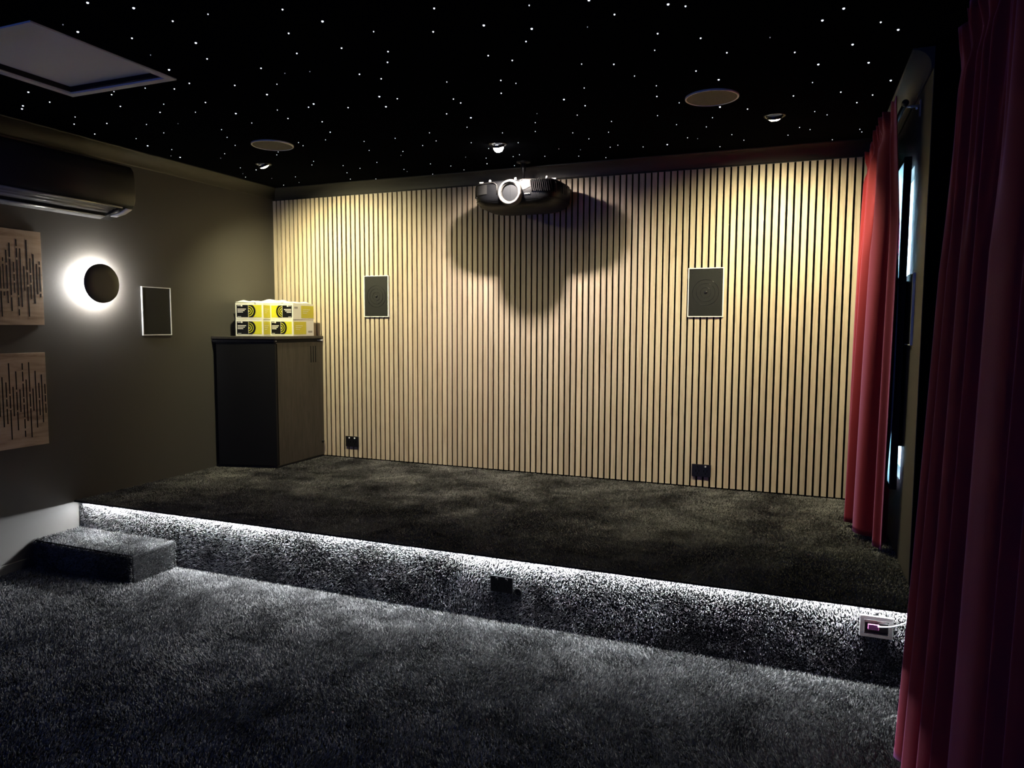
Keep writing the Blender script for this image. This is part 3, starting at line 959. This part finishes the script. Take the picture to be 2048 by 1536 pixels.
# champagne trim following the top of the face
def rim_pts(xa, xb, zt, zb, rr, dy=0.0):
    pts = []
    for k in range(7):
        a = PI - PI / 2 * k / 6
        pts.append((xa + rr + rr * math.cos(a), fy + dy, zt - rr + rr * math.sin(a)))
    for k in range(7):
        a = PI / 2 - PI / 2 * k / 6
        pts.append((xb - rr + rr * math.cos(a), fy + dy, zt - rr + rr * math.sin(a)))
    return [(xa, fy + dy, zb)] + pts + [(xb, fy + dy, zb)]


def face_y(x):
    """front surface y of the body at x (superellipse)"""
    a = min(0.999, abs((x - PX) / 0.262))
    return PY - 0.205 * (1 - a ** 3.6) ** (1 / 3.6)


def on_face(pts, off):
    return [(x, face_y(x) - off, z) for x, _, z in pts]


MB().tube(on_face(rim_pts(PX - 0.243, PX - 0.085, 2.160, 2.085, 0.030), 0.001), 0.0035).build('left_trim', band_m, proj)
MB().tube(on_face(rim_pts(PX + 0.05, PX + 0.243, 2.166, 2.082, 0.022), 0.001), 0.0038).build('right_trim', band_m, proj)


def face_patch(name, xs, z0f, z1f, off, m, th=0.002):
    rings = []
    for x in xs:
        y = face_y(x) - off
        rings.append([(x, y, z0f(x)), (x, y - th, z0f(x)), (x, y - th, z1f(x)), (x, y, z1f(x))])
    return MB().loft(rings, smooth=False).build(name, m, proj)


def lin(a, b_, n):
    return [a + (b_ - a) * k / (n - 1) for k in range(n)]


face_patch('intake_grille', lin(PX - 0.236, PX - 0.150, 10), lambda x: 2.088, lambda x: 2.150, 0.0003, grille_m)
face_patch('champagne_panel', lin(PX + 0.05, PX + 0.118, 10), lambda x: 2.100 + 0.5 * max(0, x - PX - 0.08), lambda x: 2.164, 0.0003, band_m, 0.0015)
face_patch('exhaust_recess', lin(PX + 0.118, PX + 0.236, 12), lambda x: 2.086, lambda x: 2.160, 0.0012, felt, 0.001)
for k in range(11):
    x0 = PX + 0.122 + k * 0.0105
    rings = []
    for zz_ in (2.088, 2.158):
        xa = x0 - (zz_ - 2.088) * 0.12
        rings.append([(xa, face_y(xa) - 0.003, zz_), (xa + 0.0035, face_y(xa + 0.0035) - 0.003, zz_), (xa + 0.0035, face_y(xa + 0.0035) - 0.0085, zz_), (xa, face_y(xa) - 0.0085, zz_)])
    MB().loft(rings, smooth=False).build('exhaust_fin', card_k, proj)
lx, lzp = PX + 0.000, 2.084
fl_ = fy
MB().lathe([(0.064, 0.020), (0.064, -0.020), (0.0600, -0.030), (0.0520, -0.032), (0.0500, -0.026), (0.0500, 0.004)], lx, fl_, lzp, 'y', 64, cap=False).build('lens_ring', ring_m, proj)
MB().lathe([(0.0500, 0.004), (0.0500, -0.024), (0.0450, -0.021), (0.0430, -0.010), (0.0430, 0.004)], lx, fl_, lzp, 'y', 64, cap=False).build('lens_barrel', band_m, proj)
for sgn in (-1, 1):
    m = MB()
    n = 20
    p = [(lx + sgn * 0.0004, lzp - 0.0415)] + [(lx + sgn * (0.0004 + 0.0415 * math.cos(-PI / 2 + PI * k / n)), lzp + 0.0415 * math.sin(-PI / 2 + PI * k / n)) for k in range(n + 1)]
    m.loft([[(q[0], fl_ - 0.006 - (0.001 if sgn > 0 else 0), q[1]) for q in p], [(q[0], fl_ - 0.010 - (0.001 if sgn > 0 else 0), q[1]) for q in p]], smooth=False)
    m.build('lens_shutter', lens_m, proj)
mk = MB()
for k, (w_, h_) in enumerate(((0.006, 0.004), (0.005, 0.007), (0.005, 0.007), (0.007, 0.007))):
    x0 = PX + 0.078 + k * 0.0085
    mk.box(x0, x0 + w_, face_y(x0) - 0.0012, face_y(x0) + 0.002, 2.070, 2.070 + h_)
mk.build('badge', ring_m, proj)
for k in range(3):
    y = PY - 0.07 + k * 0.035
    MB().box(PX + 0.2605, PX + 0.2635, y, y + 0.018, 2.085, 2.145).build('side_vent', proj_side, proj)
MB().lathe([(0.007, 0.004), (0.007, -0.006), (0.003, -0.008)], PX - 0.232, face_y(PX - 0.232), 2.075, 'y', 16).build('side_knob', chrome, proj)
for dx, dy in ((-0.15, -0.15), (0.19, -0.14), (-0.15, 0.13), (0.19, 0.13), (0.01, -0.16)):
    MB().lathe([(0.007, 0.0), (0.007, 0.012), (0.005, 0.020)], PX + dx, PY + dy, 2.172, 'z', 14).build('foot', white_rim, proj)
for dx, dy in ((-0.20, -0.155), (0.225, -0.12)):
    MB().box(PX + dx - 0.012, PX + dx + 0.012, PY + dy - 0.003, PY + dy + 0.003, 2.172, 2.180).build('clip', white_rim, proj)
for o in proj.children:
    if o.name.startswith('lens_'):
        for v_ in o.data.vertices:
            v_.co.x = lx + (v_.co.x - lx) * 1.08
            v_.co.z = lzp + (v_.co.z - lzp) * 1.31
proj.scale = (1.10, 1.04, 0.92)
proj.location = (PX, PY, 2.057)
# mount
mt = thing('projector_mount', 'slim black ceiling mount pole holding the projector', 'mount', (2.165, -0.19, CH))
MB().lathe([(0.045, 0.0), (0.045, -0.005), (0.020, -0.012)], 2.165, -0.19, CH, 'z', 32).build('ceiling_plate', black, mt)
MB().lathe([(0.018, -0.010), (0.016, -0.060), (0.009, -0.066), (0.009, -0.142)], 2.165, -0.19, CH, 'z', 24).build('pole', black, mt)
am = MB().cyl(2.165, -0.19, 2.224, 0.032, 0.0, 0.010, 'z', 28)
for dx, dy in ((-0.14, -0.12), (0.15, -0.12), (-0.12, 0.12), (0.15, 0.12)):
    am.tube([(2.165, -0.19, 2.228), (PX + dx, PY + dy, 2.228), (PX + dx, PY + dy, 2.2165)], 0.005)
am.build('bracket_arms', black, mt)

# ================================================================== SOCKETS


def socket(name, x0, x1, z0, z1, y, label, dots, group, pm=None):
    """double outlet plate facing -y"""
    t = thing(name, label, 'socket', ((x0 + x1) / 2, y, z0), group)
    MB().box(x0, x1, y - 0.009, y, z0, z1).build('plate', pm or black, t, bevel=0.002)
    h, w = z1 - z0, x1 - x0
    for k, on in enumerate(dots):
        x = x0 + w * (0.30 + 0.42 * k)
        MB().box(x - 0.005, x + 0.005, y - 0.0125, y - 0.008, z1 - h * 0.22, z1 - h * 0.09).build('switch', screw_m if on else (pm or grille_m), t, bevel=0.001)
        s_ = MB()
        s_.box(x - 0.011, x - 0.008, y - 0.0095, y - 0.0088, z0 + h * 0.38, z0 + h * 0.56)
        s_.box(x + 0.008, x + 0.011, y - 0.0095, y - 0.0088, z0 + h * 0.38, z0 + h * 0.56)
        s_.box(x - 0.0015, x + 0.0015, y - 0.0095, y - 0.0088, z0 + h * 0.18, z0 + h * 0.34)
        s_.build('pin_slots', felt, t)
    return t


socket('power_socket', 0.650, 0.764, 0.398, 0.478, 0.0, 'black double power socket low on the slats beside the cabinet', (1, 1), 'black sockets low on the slat wall')
socket('power_socket', 3.246, 3.363, 0.380, 0.458, 0.0, 'black double power socket low on the slats near the far curtain', (0, 1), 'black sockets low on the slat wall')
socket('power_socket', 2.607, 2.715, 0.142, 0.214, RIS - 0.006, 'black double power socket in the carpeted stage riser', (0, 0), None, socket_k)
gr = MB().lathe([(0.019, 0.0), (0.019, -0.006), (0.013, -0.009), (0.013, -0.002)], 2.737, RIS - 0.004, 0.152, 'y', 28).build('cable_grommet', socket_k)
tag(gr, 'small round black cable grommet beside the riser power socket', 'grommet')

ry = RIS - 0.004
rb = thing('cable_outlet_box', 'silver framed outlet box in the stage riser beside the near curtain', 'outlet box', (4.147, ry, 0.193))
x0, x1, z0, z1 = 4.092, 4.203, 0.186, 0.266
MB().frame('y', ry - 0.010, ry, x0, x1, z0, z1, 0.016).build('outer_plate', silver, rb, bevel=0.0015)
MB().frame('y', ry - 0.0145, ry - 0.0095, x0 + 0.014, x1 - 0.014, z0 + 0.012, z1 - 0.014, 0.0035).build('inner_rim', chrome, rb, bevel=0.001)
MB().box(x0 + 0.015, x1 - 0.015, ry - 0.004, ry, z0 + 0.015, z1 - 0.015).build('recess', black, rb)
MB().box(x0 + 0.018, x1 - 0.019, ry - 0.012, ry - 0.004, z1 - 0.024, z1 - 0.019).build('hinge_bar', silver, rb)
cable = thing('network_cable', 'thin grey cable with pink plug running from the riser outlet box', 'cable', (4.17, ry - 0.02, 0.23))
MB().box(x0 + 0.027, x0 + 0.064, ry - 0.017, ry - 0.004, z0 + 0.030, z0 + 0.052).build('plug', pink, cable, bevel=0.002)
pts = []
for k in range(15):
    t_ = k / 14
    pts.append((4.152 + 0.118 * t_, ry - 0.018 - 0.010 * math.sin(PI * t_), 0.232 + 0.052 * t_ - 0.010 * math.sin(PI * t_)))
MB().tube(pts, 0.0026).build('cord', cord_glint_m, cable)

# ================================================================== CURTAINS


def curtain_mesh(name, y_far, y_near, x_c, z0, z1, folds, top_amp, bot_amp, seed, shape, parent, m, thick=0.003, ns=360, nt_=70):
    """cloth hanging along y; s = 0 far end, 1 near end. shape(s, t) -> (dx, dy) extra; t = 0 bottom, 1 top"""
    rnd = random.Random(seed)
    ph = [rnd.uniform(0, 6.28) for _ in range(6)]
    verts, faces = [], []
    H = z1 - z0
    for j in range(nt_ + 1):
        q = j / nt_
        t = q
        z = z0 + H * t
        head = max(0.0, (t - 0.955) / 0.045)          # ruffle above the tape
        tape = math.exp(-((t - 0.95) / 0.018) ** 2)
        low = (1 - t)
        for i in range(ns + 1):
            s = i / ns
            w = s + 0.018 * math.sin(3 * 2 * PI * s + ph[0]) + 0.010 * math.sin(2 * PI * s * 5 + ph[1] + 1.3 * low)
            big = math.sin(2 * PI * folds * w + ph[2])
            big = math.copysign(abs(big) ** 0.75, big)
            fine = math.sin(2 * PI * folds * 2.6 * w + ph[3])
            k = min(1.0, low * 3.2)
            amp = top_amp + (bot_amp - top_amp) * (1 - math.exp(-3.0 * low))
            x = amp * (big * (0.35 + 0.65 * k) + fine * 0.55 * (1 - k) + 0.16 * math.sin(2 * PI * folds * 2 * w + ph[4]) * k)
            x *= (1 - 0.55 * tape)
            x += 0.010 * head * math.sin(2 * PI * folds * 4.3 * s + ph[5])
            y = y_far + (y_near - y_far) * s + 0.30 * amp * math.cos(2 * PI * folds * w + ph[2]) * k
            dx, dy, dz = shape(s, t)
            if y_near > -2:          # the leading edge hangs flat
                x *= 1 - max(0.0, min(1.0, (s - 0.86) / 0.12))
            verts.append((x_c + x + dx, y + dy, z + dz + 0.006 * head * math.sin(2 * PI * folds * 3.1 * s)))
    n = ns + 1
    for j in range(nt_):
        for i in range(ns):
            a = j * n + i
            faces.append((a, a + 1, a + n + 1, a + n))
    me = bpy.data.meshes.new(name)
    me.from_pydata(verts, [], faces)
    me.polygons.foreach_set('use_smooth', [True] * len(faces))
    me.materials.append(m)
    o = bpy.data.objects.new(name, me)
    C.objects.link(o)
    o.parent = parent
    o.location = -Vector(parent.location)
    sd = o.modifiers.new('cloth', 'SOLIDIFY')
    sd.thickness = thick
    return o


# --- far curtain
def far_shape(s, t):
    low = 1 - t
    dx = -0.030 * math.exp(-((s - 0.52) / 0.30) ** 2) * (0.25 + low) + 0.115 * max(0, s - 0.60) * min(1, 0.25 + low * 3)
    dy = 0.15 * low ** 1.3 * max(0, s - 0.35)
    dz = -0.012 * max(0, s - 0.8) / 0.2 * low
    return dx, dy, dz


fc = thing('curtain', 'far red velvet curtain hanging at the right-hand end of the slat wall', 'curtain', (4.19, -0.6, 0.33), 'red velvet curtains')
curtain_mesh('drape', -0.06, -1.160, 4.178, 0.335, 2.272, 4.6, 0.027, 0.052, 3, far_shape, fc, red)
# blackout lining bowing out past the edge of the red cloth
vs = []
for j in range(31):
    t = j / 30
    z = 0.62 + 1.60 * t
    e_ = float(np.interp(z, [0.62, 0.75, 0.92, 1.1, 1.45, 1.62, 1.85, 2.03, 2.2], [-0.99, -1.02, -1.085, -1.10, -1.09, -1.03, -0.90, -0.82, -0.78]))
    vs.append(((4.240, -0.20, z), (4.239, -0.6, z), (4.238, e_, z)))
lm = MB()
lm.loft([[r[0], r[1], r[2], (r[2][0] + 0.002, r[2][1], r[2][2]), (r[1][0] + 0.002, r[1][1], r[1][2]), (r[0][0] + 0.002, r[0][1], r[0][2])] for r in vs])
lm.build('blackout_lining', lining, fc)

rod = thing('curtain_rod', 'black curtain rod with bright bracket above the far red curtain', 'curtain rod', (4.2, -0.6, 2.235))
MB().tube([(4.222, -0.05, 2.240), (4.222, -1.170, 2.240)], 0.009, 12).build('rod', black, rod)
MB().lathe([(0.009, 0.0), (0.014, -0.006), (0.014, -0.018), (0.006, -0.026)], 4.222, -1.166, 2.240, 'y', 18).build('finial', black, rod)
bk = MB()
bk.tube([(4.215, -1.120, 2.240), (WR - 0.004, -1.120, 2.240)], 0.005, 10)
bk.box(WR - 0.005, WR, -1.132, -1.108, 2.195, 2.262)
bk.build('bracket', silver, rod)
for dx_, dz_ in ((0.020, 0.010), (0.048, 0.004), (0.066, -0.004)):
    MB().lathe([(0.004, -0.004), (0.0055, 0.0), (0.004, 0.004)], 4.205 + dx_, -1.123, 2.233 + dz_, 'y', 12).build('bracket_screw', screw_m, rod)


# --- near curtain
def near_shape(s, t):
    low = 1 - t
    dx = -0.045 * low ** 1.2 + 0.012 * math.sin(2.2 * t + 4 * s)
    dy = 0.02 * low
    return dx, dy, 0.0


nc = thing('curtain', 'near red velvet curtain filling the right-hand edge of the photo', 'curtain', (4.21, -3.2, 0.02), 'red velvet curtains')
curtain_mesh('drape', -2.250, -4.30, 4.232, 0.018, 2.130, 11, 0.024, 0.042, 11, near_shape, nc, red, ns=640, nt_=80)
r2_ = thing('curtain_rod', 'dark curtain rod behind the heading of the near red curtain', 'curtain rod', (4.24, -3.2, 2.09))
MB().tube([(4.262, -2.26, 2.075), (4.262, -4.4, 2.075)], 0.008, 12).build('rod', black, r2_)
for y in (-2.4, -4.2):
    MB().box(4.262, XR, y - 0.006, y + 0.006, 2.069, 2.081).build('bracket', black, r2_)


# NEST ============================================================ one level deeper: pieces that belong to a part
RULES = {'cardboard_carton': {'text_lines': 'black_print', 'ring_mark': 'lime_print', 'side_text': 'side_print'},
         'wall_speaker': {'cone_ring': 'grille', 'dust_cap': 'grille', 'screw': 'grille'},
         'power_socket': {'pin_slots': 'plate', 'switch': 'plate'},
         'ceiling_projector': {'lens_barrel': 'lens_ring', 'lens_shutter': 'lens_ring', 'exhaust_fin': 'exhaust_recess'},
         'equipment_cabinet': {'slot_edge': 'body', 'vent_slot': 'body', 'latch': 'body'},
         'curtain_rod': {'bracket_screw': 'bracket'},
         'downlight': {'lens': 'gimbal'}}
for o in [o for o in bpy.data.objects if o.parent is None and o.type == 'EMPTY']:
    rule = RULES.get(o.name.split('.')[0])
    if not rule:
        continue
    kids = list(o.children)
    by = {}
    for c in kids:
        by.setdefault(c.name.split('.')[0], c)
    for c in kids:
        p = rule.get(c.name.split('.')[0])
        if p and p in by and by[p] is not c:
            c.parent = by[p]
            c.location = (0, 0, 0)
